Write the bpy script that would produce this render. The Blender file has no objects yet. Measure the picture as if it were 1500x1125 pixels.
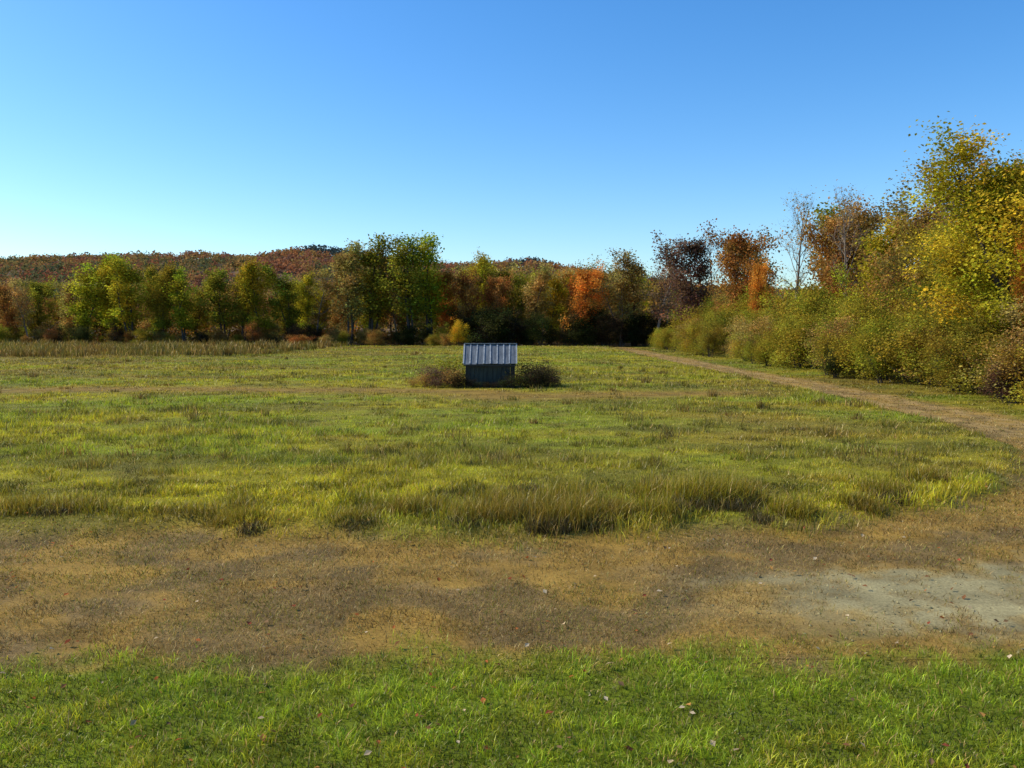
import bpy, math, numpy as np
from mathutils import Vector
rng = np.random.default_rng(7)
scene = bpy.context.scene

# ------------------------------------------------------------------ helpers
def hsh(i, j, s):
    n = (i.astype(np.int64)*374761393 + j.astype(np.int64)*668265263 + s*1442695041) & 0xffffffff
    n = ((n ^ (n >> 13))*1274126177) & 0xffffffff
    n = n ^ (n >> 16)
    return (n & 0xffff)/65535.0
def vnoise(x, y, s=0):
    xi = np.floor(x); yi = np.floor(y); fx = x-xi; fy = y-yi
    fx = fx*fx*(3-2*fx); fy = fy*fy*(3-2*fy)
    a = hsh(xi, yi, s); b = hsh(xi+1, yi, s); c = hsh(xi, yi+1, s); d = hsh(xi+1, yi+1, s)
    return (a*(1-fx)+b*fx)*(1-fy)+(c*(1-fx)+d*fx)*fy
def fbm(x, y, s=0, o=4):
    t = 0; a = .5; n = 0
    for k in range(o):
        t = t+a*vnoise(x*2**k+17.3*k, y*2**k-9.1*k, s+k); n += a; a *= .5
    return t/n            # 0..1
def sst(a, b, x):
    t = np.clip((x-a)/(b-a), 0, 1); return t*t*(3-2*t)
def mixc(a, b, t):
    return a*(1-t[:, None])+b*t[:, None]

def mesh_np(name, V, F, C=None, midx=None, smooth=False):
    me = bpy.data.meshes.new(name)
    k = F.shape[1]
    me.vertices.add(len(V)); me.vertices.foreach_set('co', np.ascontiguousarray(V, dtype=np.float32).ravel())
    me.loops.add(F.size); me.loops.foreach_set('vertex_index', np.ascontiguousarray(F, dtype=np.int32).ravel())
    me.polygons.add(len(F)); me.polygons.foreach_set('loop_start', np.arange(0, F.size, k, dtype=np.int32))
    if midx is not None: me.polygons.foreach_set('material_index', midx.astype(np.int32))
    me.polygons.foreach_set('use_smooth', np.full(len(F), smooth, dtype=bool))
    me.update(calc_edges=True)
    if C is not None:
        at = me.attributes.new('Col', 'FLOAT_COLOR', 'POINT')
        c4 = np.ones((len(V), 4), dtype=np.float32); c4[:, :3] = C
        at.data.foreach_set('color', c4.ravel())
    return me
def add_obj(name, me, loc=(0, 0, 0)):
    o = bpy.data.objects.new(name, me); o.location = loc
    scene.collection.objects.link(o); return o

# ------------------------------------------------------------------ materials
def new_mat(name):
    m = bpy.data.materials.new(name); m.use_nodes = True
    nt = m.node_tree; nt.nodes.clear()
    out = nt.nodes.new('ShaderNodeOutputMaterial')
    return m, nt, out
def leafy(name, transl=.45, use_obj=False, gloss=0.0):
    m, nt, out = new_mat(name); N = nt.nodes; L = nt.links
    at = N.new('ShaderNodeAttribute'); at.attribute_name = 'Col'
    col = at.outputs['Color']
    if use_obj:
        oi = N.new('ShaderNodeObjectInfo'); mx = N.new('ShaderNodeMix'); mx.data_type = 'RGBA'; mx.blend_type = 'MULTIPLY'
        mx.inputs[0].default_value = 1
        L.new(oi.outputs['Color'], mx.inputs[6]); L.new(col, mx.inputs[7]); col = mx.outputs[2]
    d = N.new('ShaderNodeBsdfDiffuse'); t = N.new('ShaderNodeBsdfTranslucent'); ms = N.new('ShaderNodeMixShader')
    ms.inputs[0].default_value = transl
    L.new(col, d.inputs[0]); L.new(col, t.inputs[0]); L.new(d.outputs[0], ms.inputs[1]); L.new(t.outputs[0], ms.inputs[2])
    if gloss:
        g = N.new('ShaderNodeBsdfGlossy'); g.inputs['Roughness'].default_value = .45; g.inputs[0].default_value = (.7, .7, .6, 1)
        m2 = N.new('ShaderNodeMixShader'); m2.inputs[0].default_value = gloss
        L.new(ms.outputs[0], m2.inputs[1]); L.new(g.outputs[0], m2.inputs[2]); L.new(m2.outputs[0], out.inputs[0])
    else: L.new(ms.outputs[0], out.inputs[0])
    return m
MAT_LEAF = leafy('foliage', .42, True)
MAT_GRASS = leafy('grass_blades', .42, False, .04)
MAT_FAR = leafy('far_foliage', .3, False, 0)
MAT_FALLEN = leafy('fallen_leaf', .2, False)
def simple(name, c1, c2, scale=6, rough=.85, metal=0, bump=.3, stretch=(1, 1, 1), attr=False):
    m, nt, out = new_mat(name); N = nt.nodes; L = nt.links
    tc = N.new('ShaderNodeTexCoord'); mp = N.new('ShaderNodeMapping'); mp.inputs['Scale'].default_value = stretch
    no = N.new('ShaderNodeTexNoise'); no.inputs['Scale'].default_value = scale; no.inputs['Detail'].default_value = 8; no.inputs['Roughness'].default_value = .65
    cr = N.new('ShaderNodeValToRGB'); cr.color_ramp.elements[0].position = .35; cr.color_ramp.elements[1].position = .65
    cr.color_ramp.elements[0].color = (*c1, 1); cr.color_ramp.elements[1].color = (*c2, 1)
    b = N.new('ShaderNodeBsdfPrincipled'); b.inputs['Roughness'].default_value = rough; b.inputs['Metallic'].default_value = metal
    bp = N.new('ShaderNodeBump'); bp.inputs['Strength'].default_value = bump; bp.inputs['Distance'].default_value = .02
    L.new(tc.outputs['Object'], mp.inputs[0]); L.new(mp.outputs[0], no.inputs['Vector']); L.new(no.outputs[0], cr.inputs[0])
    L.new(cr.outputs[0], b.inputs['Base Color']); L.new(no.outputs[0], bp.inputs['Height']); L.new(bp.outputs[0], b.inputs['Normal'])
    L.new(b.outputs[0], out.inputs[0]); return m
MAT_BARK = simple('bark', (.03, .023, .018), (.09, .07, .05), 5, stretch=(1, 1, .3))
MAT_BARKG = simple('bark_grey', (.12, .09, .07), (.26, .20, .15), 5, stretch=(1, 1, .3))
MAT_WOOD = simple('weathered_wood', (.012, .018, .018), (.045, .055, .04), 4, stretch=(4, 3, .6))
MAT_WOOD2 = simple('weathered_trim', (.02, .024, .024), (.05, .052, .045), 5, stretch=(.5, 3, 3))
MAT_METAL = simple('weathered_metal', (.07, .085, .10), (.19, .205, .215), 3.5, .6, .15, .15, stretch=(2.2, .6, .6))
MAT_RIB = simple('metal_rib', (.22, .24, .25), (.46, .46, .44), 9, .5, .1, .1)

def ground_mat():
    m, nt, out = new_mat('ground_soil'); N = nt.nodes; L = nt.links
    at = N.new('ShaderNodeAttribute'); at.attribute_name = 'Col'
    g = N.new('ShaderNodeNewGeometry')
    n1 = N.new('ShaderNodeTexNoise'); n1.inputs['Scale'].default_value = 38; n1.inputs['Detail'].default_value = 9; n1.inputs['Roughness'].default_value = .75
    n2 = N.new('ShaderNodeTexNoise'); n2.inputs['Scale'].default_value = 1.7; n2.inputs['Detail'].default_value = 7
    L.new(g.outputs['Position'], n1.inputs['Vector']); L.new(g.outputs['Position'], n2.inputs['Vector'])
    r1 = N.new('ShaderNodeMapRange'); r1.inputs[1].default_value = .3; r1.inputs[2].default_value = .7; r1.inputs[3].default_value = .5; r1.inputs[4].default_value = 1.4
    r2 = N.new('ShaderNodeMapRange'); r2.inputs[1].default_value = .3; r2.inputs[2].default_value = .7; r2.inputs[3].default_value = .65; r2.inputs[4].default_value = 1.25
    L.new(n1.outputs[0], r1.inputs[0]); L.new(n2.outputs[0], r2.inputs[0])
    mu = N.new('ShaderNodeMath'); mu.operation = 'MULTIPLY'; L.new(r1.outputs[0], mu.inputs[0]); L.new(r2.outputs[0], mu.inputs[1])
    vm = N.new('ShaderNodeVectorMath'); vm.operation = 'SCALE'; L.new(at.outputs['Vector'], vm.inputs[0]); L.new(mu.outputs[0], vm.inputs['Scale'])
    b = N.new('ShaderNodeBsdfPrincipled'); b.inputs['Roughness'].default_value = .95; b.inputs['Specular IOR Level'].default_value = .15
    bp = N.new('ShaderNodeBump'); bp.inputs['Strength'].default_value = .6; bp.inputs['Distance'].default_value = .02
    L.new(n1.outputs[0], bp.inputs['Height']); L.new(bp.outputs[0], b.inputs['Normal'])
    L.new(vm.outputs[0], b.inputs['Base Color']); L.new(b.outputs[0], out.inputs[0]); return m
MAT_GROUND = ground_mat()

# ------------------------------------------------------------------ terrain
def height(x, y):
    z = .10*(fbm(x/6, y/6, 3)-.5) + .02*(fbm(x*1.5, y*1.5, 5)-.5)
    z = z + .5*(fbm(x/30+5, y/30, 9)-.5)*sst(30, 60, y)
    z = z + 1.2*sst(14.5, 32, x)*sst(15, 30, y)
    z = z + .13*zones_f(x, y)*sst(4, 9, y)
    return z
ex = np.array([-400, -6, 0, 3.85, 6.1, 8.45, 10, 10.9, 11.2]); ey = np.array([10.3, 10.3, 10.1, 10.7, 11.7, 14, 17, 22, 30])
def zones_f(x, y):
    f = np.minimum((y-np.interp(x, ex, ey))*.8, 11.2-x) + 1.3*(fbm(x*1.0, y*1.0, 21)-.5)
    return sst(-.5, .4, f)
CL = np.array([(-60, 7.8), (-4, 7.9), (2.5, 7.75), (5, 7.8), (7.5, 8.6), (9.5, 11), (11.3, 14.5), (12.3, 19), (12.5, 25), (12.5, 60), (12.3, 84), (9, 96), (4, 102)], float)
def dtrack(x, y):
    d = np.full(x.shape, 1e9)
    for a, b in zip(CL[:-1], CL[1:]):
        v = b-a; t = np.clip(((x-a[0])*v[0]+(y-a[1])*v[1])/(v@v), 0, 1)
        d = np.minimum(d, np.hypot(x-a[0]-t*v[0], y-a[1]-t*v[1]))
    return d
def zones(x, y):
    n = fbm(x*1.3, y*1.3, 31); nf = fbm(x*5, y*5, 33)
    F = zones_f(x, y)
    dt = dtrack(x, y)
    L = sst(.45, -.45, y-6.15+1.3*(n-.5)+.9*(nf-.5))
    wd = .85+.1*sst(10, 20, y)
    T = sst(.35, -.35, dt-wd+1.2*(n-.5)+.7*(nf-.5))*sst(1.2, 3.6, x+2.0*(n-.5))
    T = T*(1-.6*sst(11, 16, y)*sst(.45, .1, dt))     # grassy crown on the far part
    T = T*(1-(.35+.5*sst(10, 16, y))*sst(.48, .62, nf))
    V = sst(13.3, 14.3, x+1.2*(n-.5))*sst(14, 18, y)   # verge on far side of track
    return F*(1-T), T, L, V, n, nf
c_ = lambda *a: np.array(a, float)[None, :]
YG = c_(.48, .41, .02); BG = c_(.335, .37, .02); BR = c_(.44, .26, .05); OL = c_(.26, .235, .025)
STRAW = c_(.58, .395, .12); LAWN = c_(.26, .325, .014); GRAV = c_(.33, .275, .13); DIRT = c_(.31, .20, .07)
def mown(x, y):
    n = fbm(x/5, y/2.5, 41)
    a = np.exp(-((y-30.5+1.2*np.sin(x/8)+1.6*(n-.5))/1.5)**2)*sst(1.5, -1.5, x)
    b = np.exp(-((y-28.5-.2*x+1.6*(n-.5))/1.6)**2)*sst(-5, 0, x)*sst(11, 8, x)
    return np.clip(a+b, 0, 1)
def field_col(x, y):
    n = fbm(x/5, y/2.5, 41); n2 = fbm(x/1.2, y/1.2, 43); n3 = fbm(x/14, y/4, 47)
    C = mixc(YG, BG, sst(.4, .65, n))
    br = np.maximum.reduce([
        .8*sst(1, 0, np.hypot((x-6.5)/6.5, (y-20)/6.5)+.5*(n-.5)),
        .8*sst(.50, .66, n3)*sst(14, 40, y),
        .95*sst(56, 72, y-.35*(x+20)+20*(n-.5))*sst(-20, -32, x),
        .5*sst(.55, .75, n2)*np.ones_like(x),
        .5*sst(11.4, 10, y)])
    C = mixc(C, BR*.75, np.clip(br, 0, 1)*.8)
    C = mixc(C, OL*.9, .75*sst(.48, .68, fbm(x/3, y/1.5, 53)))
    C = mixc(C, BR*.95, .9*mown(x, y))
    return C
def ground_col(x, y):
    F, T, L, V, n, nf = zones(x, y)
    C = mixc(np.repeat(BR*.75, len(x), 0), DIRT*.65, sst(.4, .65, n))
    C = mixc(C, field_col(x, y)*.6, F)
    C = mixc(C, field_col(x, y)*.5, V)
    C = mixc(C, LAWN*.6, L)
    tc = mixc(np.repeat(GRAV, len(x), 0), DIRT*1.15, sst(10, 16, y))
    C = mixc(C, tc, T)
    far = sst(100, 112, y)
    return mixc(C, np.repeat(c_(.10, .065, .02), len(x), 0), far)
def geo(a, b, s0, g):
    r = [a]; s = s0
    while r[-1] < b: r.append(r[-1]+s); s *= g
    return np.array(r)
xr = geo(12, 3000, .08, 1.045); xl = -geo(9, 3000, .08, 1.045)[::-1]
xs = np.concatenate([xl[:-1], np.arange(-9, 12, .07), xr])
yf = geo(14, 4000, .08, 1.032)
ys = np.concatenate([-geo(-3.2, 300, .25, 1.2)[::-1][:-1], np.arange(3.2, 14, .06), yf])
X, Y = np.meshgrid(xs, ys); nx, ny = len(xs), len(ys)
gx, gy = X.ravel(), Y.ravel(); gz = height(gx, gy)
idx = np.arange(nx*ny).reshape(ny, nx)
GF = np.stack([idx[:-1, :-1], idx[:-1, 1:], idx[1:, 1:], idx[1:, :-1]], -1).reshape(-1, 4)
GV = np.stack([gx, gy, gz], 1); GC = ground_col(gx, gy)
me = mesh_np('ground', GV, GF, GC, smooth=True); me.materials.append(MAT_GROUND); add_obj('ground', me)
fc = GV[GF].mean(1)
sel = (dtrack(fc[:, 0], fc[:, 1]) < 1.5) & (fc[:, 0] > 1.0) & (fc[:, 1] < 100)
tf = GF[sel]; uq, inv = np.unique(tf, return_inverse=True)
me = mesh_np('dirt_track', GV[uq]+np.array([0, 0, .004]), inv.reshape(tf.shape), GC[uq], smooth=True)
me.materials.append(MAT_GROUND); add_obj('dirt_track', me)

# ------------------------------------------------------------------ grass
def blades(x, y, h, w, lean, C, seg2, name, root=.7):
    n = len(x); z = height(x, y)-.005
    a = rng.uniform(0, 2*np.pi, n); ca, sa = np.cos(a), np.sin(a)
    b = rng.uniform(0, 2*np.pi, n); lx, ly = np.cos(b)*lean*h, np.sin(b)*lean*h
    P = np.stack([x, y, z], 1); W = np.stack([ca*w/2, sa*w/2, 0*w], 1)
    hz = h*np.sqrt(np.clip(1-np.minimum(lean, .97)**2, .04, 1))
    top = P+np.stack([lx, ly, hz], 1)
    if seg2:
        mid = P+np.stack([lx*.35, ly*.35, hz*.6], 1)
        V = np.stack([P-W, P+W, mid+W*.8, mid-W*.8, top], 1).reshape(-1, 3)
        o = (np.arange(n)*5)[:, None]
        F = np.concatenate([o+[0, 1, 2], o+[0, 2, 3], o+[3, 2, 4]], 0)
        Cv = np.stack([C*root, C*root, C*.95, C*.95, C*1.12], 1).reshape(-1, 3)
    else:
        V = np.stack([P-W, P+W, top], 1).reshape(-1, 3)
        F = (np.arange(n)*3)[:, None]+np.array([0, 1, 2])
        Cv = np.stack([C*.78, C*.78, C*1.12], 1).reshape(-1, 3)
    me = mesh_np(name, V, F, Cv.clip(0, .85)); me.materials.append(MAT_GRASS)
    return add_obj(name, me)
NB = 900000
y = np.exp(rng.uniform(math.log(3.7), math.log(104), NB)); x = rng.uniform(-1, 1, NB)*(.74*y+1.5)
keep = (x < 17+.02*y) ; x, y = x[keep], y[keep]
F, T, L, V, n, nf = zones(x, y)
u = rng.random(len(x))
near = y < 13
def jit(C, s=.25, strawp=.12):
    m = len(C); C = C*(1+s*rng.normal(size=m))[:, None].clip(.35, 1.9)
    st = rng.random(m) < strawp
    C[st] = STRAW*rng.uniform(.7, 1.3, st.sum())[:, None]
    C[:, 0] *= rng.uniform(.85, 1.2, m); return C
s = (u < L)
ln = fbm(x[s]*1.5, y[s]*1.5, 61); lf = fbm(x[s]*6, y[s]*6, 62)
lc = mixc(np.repeat(LAWN, s.sum(), 0), YG*.75, sst(.5, .72, ln)*.6)*(.25+1.45*sst(.2, .8, lf))[:, None]
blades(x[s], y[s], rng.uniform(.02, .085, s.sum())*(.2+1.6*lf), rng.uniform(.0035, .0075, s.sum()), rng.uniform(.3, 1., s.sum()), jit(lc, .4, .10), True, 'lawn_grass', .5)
rest = ~s
FV = np.maximum(F, V)
s = rest & (u < FV)
for nm, ss, seg in (('meadow_grass', s & near, True), ('meadow_grass', s & ~near, False)):
    xx, yy = x[ss], y[ss]; m = len(xx)
    tuft = fbm(xx/.6, yy/.6, 71); big = fbm(xx/3, yy/3, 73)
    h = .04+.13*sst(.4, .75, tuft)+.07*sst(.4, .8, big)
    h = h*rng.uniform(.4, 1.2, m)*(1-.7*mown(xx, yy))
    h = h*np.where(xx > 13, .7, 1)
    w = np.maximum(.005, yy*.0009)*rng.uniform(.7, 1.4, m)
    C = field_col(xx, yy)*(.35+1.2*sst(.2, .8, fbm(xx/.35, yy/.35, 75)))[:, None]*np.where(xx > 13, .7, 1)[:, None]
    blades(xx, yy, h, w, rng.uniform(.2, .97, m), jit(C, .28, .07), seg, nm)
s = rest & ~(u < FV) & (rng.random(len(x)) > T*(1-.35*sst(11, 16, y)))
bare = sst(.55, .72, fbm(x*1.1, y*2.2, 87))*.75
s = s & (rng.random(len(x)) > bare)
m = s.sum(); Cb = mixc(np.repeat(STRAW*.80, m, 0), BR*.55, sst(.35, .65, fbm(x[s]*1.2, y[s]*2.5, 81)))*(.35+1.15*fbm(x[s]*5, y[s]*5, 82))[:, None]
gr = rng.random(m) < (.14+.4*sst(.48, .68, fbm(x[s], y[s], 83)))
Cb[gr] = OL
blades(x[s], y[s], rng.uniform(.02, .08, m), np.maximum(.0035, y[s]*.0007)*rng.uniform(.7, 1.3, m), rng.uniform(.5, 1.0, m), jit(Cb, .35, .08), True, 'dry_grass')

tx, ty, th, tr = [], [], [], []
for (cx, cy, ch, cr) in [(-1.1, 10.9, .3, .3), (-.55, 10.5, .3, .3), (.0, 10.45, .28, .25), (.45, 10.45, .44, .32), (.85, 10.6, .42, .3), (1.25, 10.6, .3, .3), (1.75, 10.7, .3, .25), (2.25, 11.3, .45, .3), (2.7, 11.4, .5, .33), (3.1, 11.3, .38, .28), (2.0, 11.9, .35, .4), (.9, 11.4, .38, .4), (0, 11.3, .3, .4), (-3.4, 10.3, .2, .2), (3.6, 10.8, .25, .2), (5.3, 12.0, .3, .3), (4.7, 11.2, .22, .2), (-5.6, 11.0, .26, .35), (-6.4, 10.9, .24, .3), (6.3, 13, .25, .3), (-2.1, 10.6, .2, .3)]:
    for q in range(3): tx.append(cx+rng.normal(0, .14)); ty.append(cy+rng.normal(0, .1)); th.append(ch*rng.uniform(.8, 1.1)); tr.append(cr)
def tussock(name, tx, ty, th, tr, nper, wf, colf, lean=(.05, .95), root=.7, sp=.1):
    X_, Y_, H_, C_ = [], [], [], []
    for a, b, h, r in zip(tx, ty, th, tr):
        k = nper; X_.append(a+rng.normal(0, r*.5, k)); Y_.append(b+rng.normal(0, r*.5, k)); H_.append(h*rng.uniform(.4, 1.15, k))
        C_.append(colf(a, b, k))
    X_, Y_, H_, C_ = map(np.concatenate, (X_, Y_, H_, C_))
    return blades(X_, Y_, H_, np.maximum(.006, Y_*.0007)*rng.uniform(.7, 1.4, len(X_)), rng.uniform(*lean, len(X_)), jit(C_, .25, sp), True, name, root)
tussock('grass_tussocks', tx, ty, th, tr, 330, 0, lambda a, b, k: np.repeat(mixc(YG*.75, BR*.6, np.array([rng.uniform(.1, .6)])), k, 0), (.05, .9), .28)  # roots coloured much darker to paint in the shade inside each tussock
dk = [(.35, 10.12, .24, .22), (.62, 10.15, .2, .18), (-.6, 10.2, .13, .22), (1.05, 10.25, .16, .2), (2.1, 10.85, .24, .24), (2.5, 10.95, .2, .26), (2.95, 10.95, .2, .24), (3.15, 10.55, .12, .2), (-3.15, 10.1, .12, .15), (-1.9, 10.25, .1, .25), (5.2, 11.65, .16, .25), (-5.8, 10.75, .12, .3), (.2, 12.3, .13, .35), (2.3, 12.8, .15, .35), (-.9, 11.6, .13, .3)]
tussock('tussock_shade_blades', *zip(*dk), 380, 0, lambda a, b, k: np.repeat(c_(.085, .062, .018)*rng.uniform(.8, 1.8), k, 0), (.1, .95), .5, .08)  # dark-coloured blades added to paint shadow into the hollows around the tussocks
k = 170; yy = np.exp(rng.uniform(math.log(14), math.log(75), k)); xx = rng.uniform(-.75, .6, k)*yy; o = xx < 10.5
tussock('meadow_weeds', xx[o], yy[o], rng.uniform(.12, .35, o.sum()), rng.uniform(.1, .5, o.sum()), 50, 0, lambda a, b, k: np.repeat(mixc(OL*.7, BR*.55, np.array([rng.uniform(0, 1)])), k, 0), (.1, .8))
k = 600; xx = rng.uniform(-80, -20, k); yy = 80+rng.uniform(-16, 20, k)+.1*(xx+50)
tussock('tall_dry_weeds', xx, yy, rng.uniform(.4, 1.0, k), rng.uniform(.4, 1.6, k), 60, 0, lambda a, b, k: np.repeat(mixc(BR*.5, OL*.7, np.array([rng.uniform(0, 1)])), k, 0), (.02, .6))

# ------------------------------------------------------------------ fallen leaves, gravel
def quads(P, size, C, name, flat=0., mat=None, asp=.75):
    n = len(P); nrm = rng.normal(size=(n, 3)); nrm[:, 2] = np.abs(nrm[:, 2])+flat*4
    nrm /= np.linalg.norm(nrm, axis=1)[:, None]
    r = rng.normal(size=(n, 3)); u_ = np.cross(nrm, r); u_ /= np.linalg.norm(u_, axis=1)[:, None]; v_ = np.cross(nrm, u_)
    s_ = (size*.5)[:, None]
    V = np.stack([P-u_*s_, P-v_*s_*asp+nrm*s_*.2, P+u_*s_, P+v_*s_*asp+nrm*s_*.25], 1).reshape(-1, 3)
    F = np.arange(4*n).reshape(n, 4); return V, F, np.repeat(C, 4, 0)
n = 620; y = np.exp(rng.uniform(math.log(4), math.log(12.5), n)); x = rng.uniform(-1, 1, n)*(.75*y+1)
pal = np.array([(.40, .13, .04), (.44, .22, .06), (.22, .10, .045), (.55, .42, .26), (.30, .08, .04), (.2, .12, .06), (.5, .36, .2)])
V, F, C = quads(np.stack([x, y, height(x, y)+rng.uniform(.02, .055, n)], 1), rng.uniform(.025, .065, n), pal[rng.integers(0, 7, n)]*rng.uniform(.6, 1.2, (n, 1)), '', .5)
me = mesh_np('fallen_leaves', V, F, C); me.materials.append(MAT_FALLEN); add_obj('fallen_leaves', me)
n = 9000; x = rng.uniform(1.5, 12, n); y = rng.uniform(6.3, 20, n); T = zones(x, y)[1]; s = rng.random(n) < T*1.0; x, y = x[s], y[s]; n = len(x)
oc = np.array([(1, 0, 0), (0, 1, 0), (-1, 0, 0), (0, -1, 0), (0, 0, .7), (0, 0, -.7)], float)
of = np.array([(0, 1, 4), (1, 2, 4), (2, 3, 4), (3, 0, 4), (1, 0, 5), (2, 1, 5), (3, 2, 5), (0, 3, 5)])
sz = rng.uniform(.004, .017, n)
V = (oc[None]*(1+.3*rng.normal(size=(n, 6, 1)))*sz[:, None, None]*rng.uniform(.6, 1.3, (n, 1, 3))+np.stack([x, y, height(x, y)+.006], 1)[:, None]).reshape(-1, 3)
F = (of[None]+(np.arange(n)*6)[:, None, None]).reshape(-1, 3)
me = mesh_np('gravel', V, F, np.repeat(GRAV*rng.uniform(.5, 1.6, (n, 1)), 6, 0)); me.materials.append(MAT_GROUND); add_obj('gravel', me)

# ------------------------------------------------------------------ trees
def tube(path, rad, sides=5):
    path = np.array(path); rad = np.array(rad); k = len(path)
    t = np.gradient(path, axis=0); t /= np.linalg.norm(t, axis=1)[:, None]+1e-9
    ref = np.where(np.abs(t[:, 2:3]) > .9, np.array([[1., 0, 0]]), np.array([[0, 0, 1.]]))
    a = np.cross(t, ref); a /= np.linalg.norm(a, axis=1)[:, None]+1e-9; b = np.cross(t, a)
    an = np.arange(sides)*2*np.pi/sides
    V = path[:, None]+rad[:, None, None]*(a[:, None]*np.cos(an)[None, :, None]+b[:, None]*np.sin(an)[None, :, None])
    i = np.arange(sides); j = (i+1) % sides; F = []
    for q in range(k-1): F.append(np.stack([q*sides+i, q*sides+j, (q+1)*sides+j, (q+1)*sides+i], 1))
    return V.reshape(-1, 3), np.concatenate(F)
def branch(r, p, d, L, k, up, wob):
    pts = [p.copy()]; d = d/np.linalg.norm(d)
    for i in range(k):
        d = d+r.normal(0, wob, 3)+np.array([0, 0, up]); d /= np.linalg.norm(d)
        p = p+d*L/k; pts.append(p.copy())
    return pts
def make_tree(name, seed, H=12., spread=3., b0=.25, nb=18, nsub=6, leaves=7000, lsize=.28, sig=.35, up=.12, trunkr=.17, shape='round', stems=1, bark=None, twigs=0, elev=(.5, 1.1), gap=.15, splay=.35):
    r = np.random.default_rng(seed); Vs, Fs = [], []; off = 0
    def addt(path, rad, sides=5):
        nonlocal off
        v, f = tube(path, rad, sides); Vs.append(v); Fs.append(f+off); off += len(v)
    LP, LB = [], []
    for s in range(stems):
        az = r.uniform(0, 2*np.pi); d0 = np.array([0, 0, 1.]) if stems == 1 else np.array([math.cos(az)*splay, math.sin(az)*splay, 1.])
        hh = H*(r.uniform(.75, 1) if stems > 1 else 1)
        base = np.array([r.normal(0, .12*(stems > 1)*spread/2), r.normal(0, .12*(stems > 1)*spread/2), -.15])
        tp = branch(r, base, d0, hh*.95, 9, .04, .07)
        tr_ = trunkr/math.sqrt(stems)*(1-np.linspace(0, 1, 10)*.9); tr_[0] *= 1.35
        addt(tp, tr_, 7)
        tp = np.array(tp); lob = r.uniform(0, 6.28)
        for b in range(nb):
            t = b0+(1-b0)*(b+r.uniform(0, 1))/nb; t = min(t, .99)
            q = t*9; i = int(q); p = tp[i]+(tp[min(i+1, 9)]-tp[i])*(q-i)
            u_ = (t-b0)/(1-b0)
            if shape == 'round': ln = spread*(.35+.9*math.sin(math.pi*min(1, .12+.85*u_)))*.85
            elif shape == 'tall': ln = spread*(.6+.5*math.sin(math.pi*u_))*(1-.3*u_)
            else: ln = spread*(1.0-.55*u_)
            az = b*2.4+r.uniform(-.5, .5); el = r.uniform(*elev)
            ln *= r.uniform(.5, 1.25)*(1+.3*math.sin(az*2+lob+u_*3))
            if u_ > .85: el += .3
            d = np.array([math.cos(az)*math.cos(el), math.sin(az)*math.cos(el), math.sin(el)])
            bp = branch(r, p, d, ln, 5, up*.5, .16); r0 = trunkr*.38*(1-t*.6)/math.sqrt(stems)
            addt(bp, r0*(1-np.linspace(0, 1, 6)*.85), 4)
            bp = np.array(bp); tone = r.uniform(.6, 1.3); hue = r.uniform(.84, 1.16)
            for s2 in range(nsub):
                tt = r.uniform(.25, 1)*5; i = min(int(tt), 4); p2 = bp[i]+(bp[i+1]-bp[i])*(tt-i)
                d2 = (bp[i+1]-bp[i]); d2 = d2/np.linalg.norm(d2)+r.normal(0, .6, 3)
                sp = branch(r, p2, d2, ln*r.uniform(.25, .5), 3, up, .2)
                addt(sp, r0*.35*(1-np.linspace(0, 1, 4)*.8), 3)
                for w_ in range(twigs):
                    j = r.integers(1, 4); addt(branch(r, sp[j], r.normal(0, .7, 3)+[0, 0, .5], ln*r.uniform(.12, .28), 2, .1, .2), r0*.14*np.array([1, .7, .3]), 3)
                if r.random() > gap:
                    tn = tone*r.uniform(.7, 1.25)
                    for pt in sp[1:]: LP.append(pt); LB.append((tn, hue))
    V = np.concatenate(Vs); F = np.concatenate(Fs); C = np.ones((len(V), 3)); mi = np.zeros(len(F))
    if leaves:
        LP, LB = np.array(LP), np.array(LB)
        ii = r.integers(0, len(LP), leaves); P = LP[ii]+r.normal(0, sig, (leaves, 3))*np.array([1, 1, .75])
        P[:, 2] = np.maximum(P[:, 2], .05)
        global rng
        old = rng; rng = r
        g = LB[ii, 0]*r.uniform(.6, 1.3, leaves); hq = LB[ii, 1]
        cc = np.stack([g*hq*r.uniform(.88, 1.15, leaves), g/np.sqrt(hq), g*r.uniform(.7, 1.3, leaves)], 1)
        v, f, c = quads(P, lsize*r.uniform(.5, 1.25, leaves), cc, '', .15); rng = old
        F = np.concatenate([F, f+len(V)]); V = np.concatenate([V, v]); C = np.concatenate([C, c]); mi = np.concatenate([mi, np.ones(leaves)])
    me = mesh_np(name, V, F, C, mi); me.materials.append(bark or MAT_BARK); me.materials.append(MAT_LEAF)
    me['h'] = float(V[:, 2].max()); return me
M = {}
M['r1'] = make_tree('maple_a', 1, 10, 3.6, .12, 24, 7, 11000, .27, .42, elev=(.3, 1.1))
M['r2'] = make_tree('maple_b', 2, 10, 3.5, .10, 22, 7, 10000, .27, .44, gap=.25, elev=(.3, 1.1))
M['t1'] = make_tree('aspen_a', 3, 13, 2.6, .20, 16, 6, 8500, .26, .42, shape='tall', elev=(.4, 1.2), gap=.25, stems=2, splay=.12, trunkr=.22)
M['t2'] = make_tree('aspen_b', 4, 13, 2.4, .24, 13, 6, 7000, .26, .40, shape='tall', elev=(.5, 1.2), gap=.3, stems=3, splay=.14, trunkr=.24)
M['t3'] = make_tree('aspen_c', 5, 12, 2.9, .12, 26, 6, 9500, .26, .45, shape='tall', elev=(.3, 1.1), gap=.2)
M['s1'] = make_tree('ash_a', 6, 12, 3.0, .22, 22, 7, 3000, .24, .36, shape='tall', bark=MAT_BARKG, twigs=3, elev=(.6, 1.2))
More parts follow.
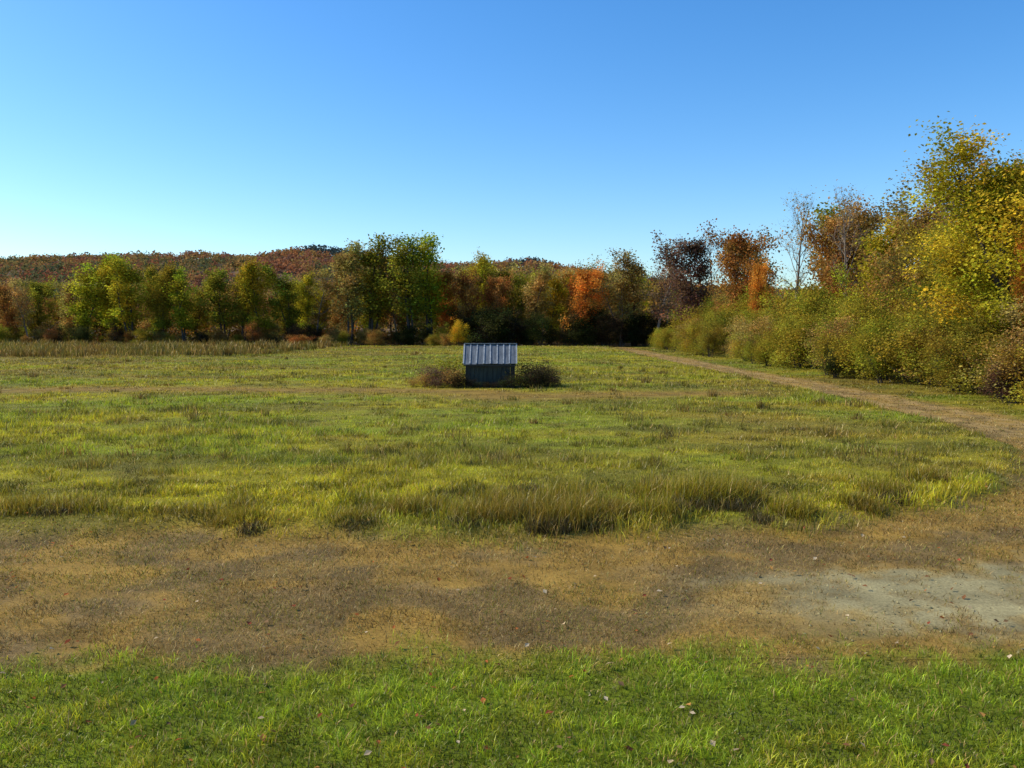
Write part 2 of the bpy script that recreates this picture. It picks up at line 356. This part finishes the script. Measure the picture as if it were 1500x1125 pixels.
M['s2'] = make_tree('ash_b', 16, 12, 3.4, .15, 14, 7, 4200, .24, .42, shape='round', bark=MAT_BARKG, twigs=2, elev=(.5, 1.2), stems=2, splay=.2)
M['b1'] = make_tree('bare_a', 8, 12, 3.2, .22, 20, 8, 500, .18, .3, shape='tall', bark=MAT_BARKG, twigs=5, elev=(.7, 1.2))
M['n1'] = make_tree('poplar_big', 9, 10, 2.9, .05, 18, 8, 34000, .13, .32, shape='tall', trunkr=.24, gap=.2, elev=(.3, 1.1), stems=2, splay=.14)
M['n2'] = make_tree('maple_big', 10, 9, 3.1, .10, 28, 8, 26000, .14, .32, trunkr=.18, gap=.2, elev=(.3, 1.1))
M['u1'] = make_tree('shrub_a', 11, 3.4, 1.6, .08, 8, 5, 9000, .10, .24, shape='bush', stems=5, trunkr=.09, elev=(.2, 1.0), gap=.05)
M['u2'] = make_tree('shrub_b', 12, 3.2, 1.8, .05, 8, 5, 10000, .105, .26, shape='bush', stems=5, trunkr=.09, elev=(.1, .9), gap=.1)
M['u3'] = make_tree('shrub_c', 13, 3.6, 1.5, .1, 8, 6, 7500, .10, .2, shape='bush', stems=6, trunkr=.09, twigs=2, elev=(.3, 1.1), gap=.2)
M['w1'] = make_tree('weedbush', 14, 1.0, .5, .05, 6, 5, 1800, .045, .1, shape='bush', stems=7, trunkr=.02, twigs=3, elev=(.4, 1.2), gap=.2)
col = dict(yg=(.48, .43, .03), gold=(.64, .41, .03), orange=(.70, .28, .045), rust=(.48, .22, .055), wine=(.18, .10, .065), olive=(.34, .30, .03),
           brown=(.41, .25, .06), dgreen=(.07, .08, .022), tan=(.50, .34, .09), pink=(.44, .24, .12), sh=(.42, .36, .04), sh2=(.32, .275, .035), dk=(.075, .055, .025))
def put(name, key, x, y, h, c, wid=1.0):
    o = add_obj(name, M[key], (x, y, float(height(np.array([x]), np.array([y]))[0])))
    s = h/M[key]['h']; o.scale = (s*wid, s*wid, s); o.rotation_euler[2] = rng.uniform(0, 6.28)
    hq = rng.uniform(.95, 1.05); cc = np.array(col[c])*rng.uniform(.88, 1.12)*np.array([hq, 1/hq, 1]); o.color = (*cc, 1); return o
TL = [
 ('maple_tree','r2',-92,116,10,'rust',1.2),('aspen_tree','t3',-86,112,10,'olive',1.2),('maple_tree','r1',-79,114,9.5,'orange',1.1),('ash_tree','s1',-73,110,10,'brown',1.2),
 ('ash_tree','s2',-67.5,112,8.6,'brown',1.1),('maple_tree','r2',-63,108,8.2,'rust',1.),('ash_tree','s1',-60,106,8.5,'tan',1.1),('maple_tree','r1',-57.5,112,8.8,'tan',.9),
 ('aspen_tree','t1',-53.5,107,12,'yg',1.1),('aspen_tree','t3',-50.5,109,11.6,'yg',1.0),('aspen_tree','t2',-47.2,106,11,'yg',1.2),('aspen_tree','t3',-43.7,107,10.8,'olive',1.0),
 ('aspen_tree','t1',-40.3,105,10.2,'yg',1.1),('maple_tree','r2',-38,114,9.0,'tan',1.),('aspen_tree','t2',-36,107,9.8,'olive',1.3),('aspen_tree','t3',-31.3,106,11.2,'yg',1.05),('aspen_tree','t2',-33.8,107,10,'olive',1.),
 ('aspen_tree','t1',-28,108,10.6,'olive',1.1),('ash_tree','s1',-25,109,10,'brown',1.2),('maple_tree','r1',-22.5,113,10.8,'brown',.8),('aspen_tree','t3',-45.5,111,10.8,'olive',1.),('aspen_tree','t3',-26.3,111,9.8,'yg',1.),
 ('aspen_tree','t2',-20.2,107,13.4,'tan',1.0),('aspen_tree','t2',-17.9,108,14.3,'olive',1.1),('ash_tree','s1',-14.8,110,11.8,'brown',1.),
 ('aspen_tree','t2',-12.5,106,14.0,'olive',1.05),('aspen_tree','t2',-10.3,108,14.5,'yg',1.05),('maple_tree','r1',-8,110,10.4,'orange',.75),('maple_tree','r2',-5.6,108,9.8,'rust',.8),
 ('aspen_tree','t3',-4.7,113,13,'yg',.9),('maple_tree','r1',-2.6,108,9.6,'rust',.7),('maple_tree','r2',.4,112,10.9,'olive',.9),('aspen_tree','t1',2.5,108,10.4,'tan',1.1),
 ('maple_tree','r2',4.8,112,9.8,'gold',.8),('maple_tree','r1',8.2,105,10.3,'orange',.95),('maple_tree','r2',11.6,110,11,'brown',.8),('ash_tree','s2',13.6,106,11.5,'tan',1.),
 ('aspen_tree','t2',15.5,108,12.3,'tan',1.),('ash_tree','s1',17.5,104,12.8,'pink',1.2),('bare_tree','b1',19.3,106,13.5,'tan',1.0),
 ('maple_tree','r1',20.3,94,12.9,'wine',.9),('bare_tree','b1',22.5,96,12.6,'tan',1.),('maple_tree','r2',24.4,90,12,'brown',.9),
 ('maple_tree','r2',22.4,80,12.1,'rust',.85),('maple_tree','r1',20.9,74,8.4,'orange',.5),('bare_tree','b1',25.2,76,14,'tan',1.),('ash_tree','s2',26.8,74,12.6,'brown',1.),
 ('maple_tree','r1',25,66,11.0,'rust',.75),('maple_tree','r2',27,70,12.2,'brown',.8),('aspen_tree','t3',25.6,58,9.6,'yg',1.1),('ash_tree','s2',28.0,64,12,'brown',1.1),
 ('maple_tree','r2',25.0,54,10.0,'brown',.85),('bare_tree','b1',28.6,57,12.6,'tan',1.),('maple_tree','n2',22.6,46,8.2,'olive',.9),('bare_tree','b1',25.0,46,11.2,'tan',.9),('ash_tree','s2',27,50,11,'brown',1.),('bare_tree','b1',24.2,62,12.4,'tan',.9),('bare_tree','b1',25.5,41,10.6,'tan',.9),
 ('poplar_tree','n1',19.5,36,9.2,'yg',1.1),('poplar_tree','n1',18.9,31.8,10.0,'yg',1.15),('maple_tree','n2',18.3,30.2,6.6,'orange',.4),('poplar_tree','n1',23,36,10.2,'olive',1.0),('maple_tree','n2',21.0,40.5,7.4,'sh',.8),
 ('maple_tree','n2',26,31,9.5,'brown',1.),('poplar_tree','n1',30,40,11,'olive',1.1),('maple_tree','r1',32,50,12,'rust',1.),('maple_tree','r2',34,62,13,'brown',1.),('aspen_tree','t1',31,75,13,'olive',1.3)]
for t in TL: put(*t)
for xx in np.concatenate([np.arange(-82, -22, 3.4), np.arange(-21, 20, 2.4)]):
    kk = rng.integers(0, 6); L_ = xx < -22
    put(('maple_tree', 'maple_tree', 'ash_tree', 'aspen_tree', 'ash_tree', 'aspen_tree')[kk], ('r1', 'r2', 's1', 't1', 's2', 't3')[kk], xx+rng.uniform(-1, 1), rng.uniform(112, 124), rng.uniform(7.6, 9.4)+(0 if L_ else 2.2), ('brown', 'tan', 'olive', 'rust', 'yg', 'tan', 'olive')[rng.integers(0, 7)], rng.uniform(.9, 1.15))
k = 0
for yy in np.concatenate([np.linspace(24, 60, 23), np.linspace(61, 98, 14)]):
    xx = 16.5+rng.uniform(-.7, .9)+.004*yy; h = rng.uniform(1.9, 3.6)
    put('shrub', ('u1', 'u2', 'u3')[k % 3], xx, yy, h, ('sh', 'sh2', 'sh', 'sh2', 'olive', 'tan')[rng.integers(0, 6)], rng.uniform(1, 1.25)); k += 1
for yy in np.concatenate([np.linspace(26, 62, 17), np.linspace(64, 98, 10)]):
    xx = 19.3+rng.uniform(-.8, .9); h = rng.uniform(3.4, 4.9)
    put('shrub', ('u2', 'u1', 'u3')[k % 3], xx, yy, h, ('sh', 'sh2', 'olive', 'sh', 'sh')[rng.integers(0, 5)], rng.uniform(1, 1.2)); k += 1
for yy in np.linspace(40, 98, 14):
    put('shrub', ('u2', 'u1', 'u3')[k % 3], 22.0+rng.uniform(-.8, .9), yy, rng.uniform(4.6, 6.6), ('sh', 'brown', 'olive', 'sh2', 'yg')[rng.integers(0, 5)], rng.uniform(.8, 1.)); k += 1
put('shrub', 'u2', 17.2, 35, 2.6, 'brown', 1.0); put('shrub', 'u1', 20.0, 37, 4.5, 'wine', 1.); put('shrub', 'u1', 15.6, 41, 1.6, 'dgreen', 1.); put('shrub', 'u1', 16.0, 27.5, 1.5, 'wine', 1.)
for xx in np.linspace(-66, 19, 72):
    if xx > -8: c, h = ('dgreen', 'wine', 'dgreen', 'dk')[rng.integers(0, 4)], rng.uniform(2.2, 5.2)
    else: c, h = ('brown', 'olive', 'rust', 'dgreen', 'tan', 'dk')[rng.integers(0, 6)], rng.uniform(1.0, 3.2)
    put('shrub', ('u1', 'u2', 'u3')[rng.integers(0, 3)], xx+rng.uniform(-.5, .5), 104+rng.uniform(-1, 4), h, c, 1.2)
put('shrub', 'u1', -5.8, 96, 3.2, 'gold', .85); put('shrub', 'u2', -7.6, 97, 1.6, 'brown', 1.3); put('shrub', 'u2', -9, 98, 1.5, 'sh2', 1.3)
put('shrub', 'u2', -23.8, 95, 1.6, 'rust', 1.9); put('shrub', 'u1', -21.2, 96, 1.5, 'tan', 1.5)
for a in [(.5, 33.1, .85, 'dk'), (.95, 33.3, .9, 'dk'), (.3, 32.8, .65, 'dgreen'), (1.35, 33.3, .75, 'dk'), (1.7, 33.3, .5, 'wine'), (-.35, 32.9, .4, 'dgreen'), (.0, 32.8, .55, 'dk'), (-1.0, 33.0, .3, 'dk'), (-.7, 32.9, .3, 'dk'), (-1.35, 32.95, .3, 'dgreen'), (-1.65, 32.95, .42, 'dk'), (-2.0, 33.2, .7, 'dk'), (-2.3, 33.3, .85, 'brown'), (-2.8, 33.6, .9, 'wine'), (-3.4, 33.4, .65, 'brown'), (-3.9, 33.6, .45, 'brown'), (-2.2, 32.9, .5, 'dk'), (-3.0, 33.0, .45, 'wine'), (-2.6, 34.6, 1.35, 'olive'), (-3.3, 34.7, .9, 'wine'), (-1.5, 35.1, 1.3, 'olive'), (.8, 34.6, 1.2, 'dk'), (1.4, 34, .9, 'dk'), (.8, 32.8, .65, 'dk')]:
    put('bramble_bush', 'w1', a[0], a[1], a[2]*.95, a[3], 1.55)

# ------------------------------------------------------------------ distant woods & hill
def crowns(name, P, R, Hh, C, nper, ls, base=False):
    n = len(P); m = n*nper; ii = np.repeat(np.arange(n), nper)
    d = rng.normal(size=(m, 3)); d /= np.linalg.norm(d, axis=1)[:, None]; d[:, 2] = np.abs(d[:, 2])*1.0-.15
    rr = rng.uniform(.45, 1.12, m)[:, None]
    Q = P[ii]+d*rr*np.stack([R, R, Hh], 1)[ii]
    if base: Q[:, 2] = np.where(rng.random(m) < .45, rng.uniform(.2, 1, m)*Q[:, 2], Q[:, 2])
    V, F, Cc = quads(Q, ls*rng.uniform(.6, 1.4, m), C[ii]*rng.uniform(.7, 1.3, m)[:, None], '', .1)
    me = mesh_np(name, V, F, Cc); me.materials.append(MAT_FAR); return add_obj(name, me)
n = 400; y = rng.uniform(122, 165, n); x = rng.uniform(-.78, .45, n)*y*1.05
pal = np.array([col[c] for c in ('brown', 'rust', 'olive', 'tan', 'orange', 'yg', 'brown', 'gold')])*.75
hh = rng.uniform(6.3, 9.4, n)+2.2*sst(-25, 5, x)
crowns('distant_woods', np.stack([x, y, hh*.6], 1), rng.uniform(1.5, 2.8, n), hh*.38, pal[rng.integers(0, len(pal), n)], 260, .42, True)
n = 420; y = rng.uniform(112, 128, n); x = rng.uniform(-.85, .3, n)*y
crowns('undergrowth', np.stack([x, y, np.full(n, .4)], 1), rng.uniform(.8, 1.6, n), rng.uniform(.9, 2.6, n), pal[rng.integers(0, 4, n)]*.7, 90, .32)
px = np.array([-1200, -700, -520, -420, -308, -235, -196, -157, -125, -73, -17, 14, 62, 140, 300, 700]); pz = np.array([30, 46, 52, 55, 60, 61, 58, 66, 62, 53, 53, 56, 46, 35, 30, 25])-5
hx = np.linspace(-1200, 700, 230); hy = np.linspace(330, 1000, 70); HX, HY = np.meshgrid(hx, hy)
def hillz(x, y):
    r = np.interp(x, px, pz); t = np.clip((y-330)/370, 0, 1); b = np.clip((1000-y)/300, 0, 1)
    return r*(t*t*(3-2*t))*(b*b*(3-2*b))+7*(fbm(x/60, y/60, 91)-.5)*t*b
hz = hillz(HX.ravel(), HY.ravel())-.5
idx = np.arange(HX.size).reshape(HX.shape)
HF = np.stack([idx[:-1, :-1], idx[:-1, 1:], idx[1:, 1:], idx[1:, :-1]], -1).reshape(-1, 4)
me = mesh_np('hill', np.stack([HX.ravel(), HY.ravel(), hz], 1), HF, np.repeat(c_(.15, .09, .05), len(hz), 0), smooth=True); me.materials.append(MAT_GROUND); add_obj('hill', me)
n = 9000; x = rng.uniform(-760, 330, n); y = rng.uniform(380, 720, n); z = hillz(x, y)
palh = np.array([(.44, .18, .075), (.34, .15, .085), (.44, .25, .075), (.28, .21, .07), (.17, .17, .07), (.40, .15, .07)])*.9
cn = fbm(x/50, y/50, 95); C = palh[(np.clip((cn-.5)*1.3+.5+rng.normal(0, .13, n), 0, .999)*6).astype(int)]
pine = (np.hypot((x+140)/45, (y-690)/60) < 1) | (np.hypot((x-14)/22, (y-690)/60) < 1)
C[pine] = (.06, .08, .07)
R = rng.uniform(2.5, 5.5, n); Hh = np.where(pine, rng.uniform(5, 8, n), rng.uniform(3, 6, n)); R = np.where(pine, R*.6, R)
crowns('hill_forest', np.stack([x, y, z+1.5], 1), R, Hh, C, 28, 1.7)

# ------------------------------------------------------------------ shed
shed = bpy.data.objects.new('wooden_shed', None); shed.location = (-.85, 33.9, float(height(np.array([-.85]), np.array([33.9]))[0])); scene.collection.objects.link(shed)
def boxes(name, L, mat):
    V, F = [], []
    for (x0, x1, y0, y1, z0, z1) in L:
        o = len(V); V += [(x0, y0, z0), (x1, y0, z0), (x1, y1, z0), (x0, y1, z0), (x0, y0, z1), (x1, y0, z1), (x1, y1, z1), (x0, y1, z1)]
        F += [[o+a for a in f] for f in ((0, 3, 2, 1), (4, 5, 6, 7), (0, 1, 5, 4), (1, 2, 6, 5), (2, 3, 7, 6), (3, 0, 4, 7))]
    me = mesh_np(name, np.array(V, float), np.array(F)); me.materials.append(mat); o = add_obj(name, me); o.parent = shed; return o
W, D, E, R_ = .96, .62, .93, 1.66
b = []; r2 = np.random.default_rng(3); nbd = 11; bw = 2*W/nbd
for i in range(nbd):
    x0 = -W+i*bw; b.append((x0+.004, x0+bw-.006, -D-r2.uniform(0, .012), -D+.02, -.05, .92-r2.uniform(0, .01)))
    b.append((x0+.004, x0+bw-.006, D-.02, D+r2.uniform(0, .012), -.05, .92))
boxes('wall_boards', b, MAT_WOOD)
b = []
for sx in (-1, 1):
    for i in range(8):
        y0 = -D+.022+i*(2*D-.044)/8; y1 = y0+(2*D-.044)/8-.006
        zt = E+(R_-E)*(1-(max(abs(y0), abs(y1)))/.78)-.03
        xa = sx*(W-.012); b.append((min(xa, xa-sx*.02), max(xa, xa-sx*.02), y0, y1, -.05, zt))
boxes('gable_boards', b, MAT_WOOD)
boxes('corner_trim', [(sx*(W+.003)-.035*(sx > 0)-.0, sx*(W+.003)+.035*(sx < 0), -D-.035, -D-.014, -.05, .90) for sx in (-1, 1)]+[(-W+.05, W-.05, -D-.033, -D-.014, .80, .89)], MAT_WOOD2)
def slope(name, sy, mat, ribs):
    V, F = [], []
    def slab(x0, x1, off, th, yo=.78, e0=0., sk=0.):
        ang = math.atan2(R_-E, yo); nrm = np.array([0, sy*math.sin(ang)*1.0, math.cos(ang)])
        e = np.array([0, sy*yo, E]); r_ = np.array([0, 0, R_]); e = e+(e-r_)*e0
        o = len(V)
        for xx in (x0, x1):
            for qi, q in enumerate((e, r_)):
                for t in (off, off+th): p = q+nrm*t; V.append((xx+sk*(1-qi), p[1], p[2]))
        F.extend([[o+a for a in f] for f in ((0, 1, 3, 2), (4, 6, 7, 5), (0, 4, 5, 1), (2, 3, 7, 6), (1, 5, 7, 3), (0, 2, 6, 4))])
    r3 = np.random.default_rng(5)
    if ribs:
        for i in range(9):
            xc = -1.03+i*2.06/8+r3.uniform(-.02, .02)*(0 < i < 8); slab(xc-.022-.01*r3.random(), xc+.022, .019, .022, sk=r3.uniform(-.02, .02)*(0 < i < 8))
    else:
        for i in range(8):
            x0 = -1.04+i*2.08/8; slab(x0, x0+2.08/8-.001, .003*(i % 2), .015, e0=r3.uniform(-.01, .04))
    me = mesh_np(name, np.array(V), np.array(F)); me.materials.append(mat); o = add_obj(name, me); o.parent = shed
slope('roof_panels_front', -1, MAT_METAL, False); slope('roof_panels_back', 1, MAT_METAL, False)
slope('roof_ribs_front', -1, MAT_RIB, True); slope('roof_ribs_back', 1, MAT_RIB, True)
boxes('ridge_cap', [(-1.05, 1.05, -.05, .05, R_+.045, R_+.06)], MAT_RIB)
boxes('fascia', [(-1.03, 1.03, -.80, -.775, E-.07, E-.035)], MAT_WOOD2)

# ------------------------------------------------------------------ light & sky
SUN_AZ = math.radians(-78); SUN_EL = math.radians(40)
w = bpy.data.worlds.new('World'); scene.world = w; w.use_nodes = True
nt = w.node_tree; bg = nt.nodes['Background']
sky = nt.nodes.new('ShaderNodeTexSky'); sky.sky_type = 'NISHITA'; sky.sun_disc = False
sky.sun_elevation = SUN_EL; sky.sun_rotation = SUN_AZ; sky.air_density = 1.0; sky.dust_density = .6; sky.ozone_density = 2.0
hs = nt.nodes.new('ShaderNodeHueSaturation'); hs.inputs['Saturation'].default_value = 1.35
tm = nt.nodes.new('ShaderNodeMix'); tm.data_type = 'RGBA'; tm.blend_type = 'MULTIPLY'; tm.inputs[0].default_value = 1; tm.inputs[7].default_value = (1.08, 1.26, 1.42, 1)
nt.links.new(sky.outputs[0], hs.inputs['Color']); nt.links.new(hs.outputs[0], tm.inputs[6]); nt.links.new(tm.outputs[2], bg.inputs[0]); bg.inputs[1].default_value = .14
ld = bpy.data.lights.new('sun', 'SUN'); ld.energy = 5; ld.angle = math.radians(.5); ld.color = (1, .92, .75)
lo = bpy.data.objects.new('sun', ld); scene.collection.objects.link(lo)
sd = Vector((math.sin(SUN_AZ)*math.cos(SUN_EL), math.cos(SUN_AZ)*math.cos(SUN_EL), math.sin(SUN_EL)))
lo.rotation_euler = sd.to_track_quat('Z', 'Y').to_euler(); lo.location = (0, 0, 30)

cam = bpy.data.cameras.new('camera'); cam.lens = 30; cam.sensor_width = 36; cam.clip_end = 8000; cam.clip_start = .1
co = bpy.data.objects.new('camera', cam); scene.collection.objects.link(co); scene.camera = co
co.location = (0, 0, 2.5); co.rotation_euler = (math.radians(90-3.87), 0, 0)
scene.view_settings.view_transform = 'Standard'; scene.view_settings.look = 'None'; scene.view_settings.exposure = 0
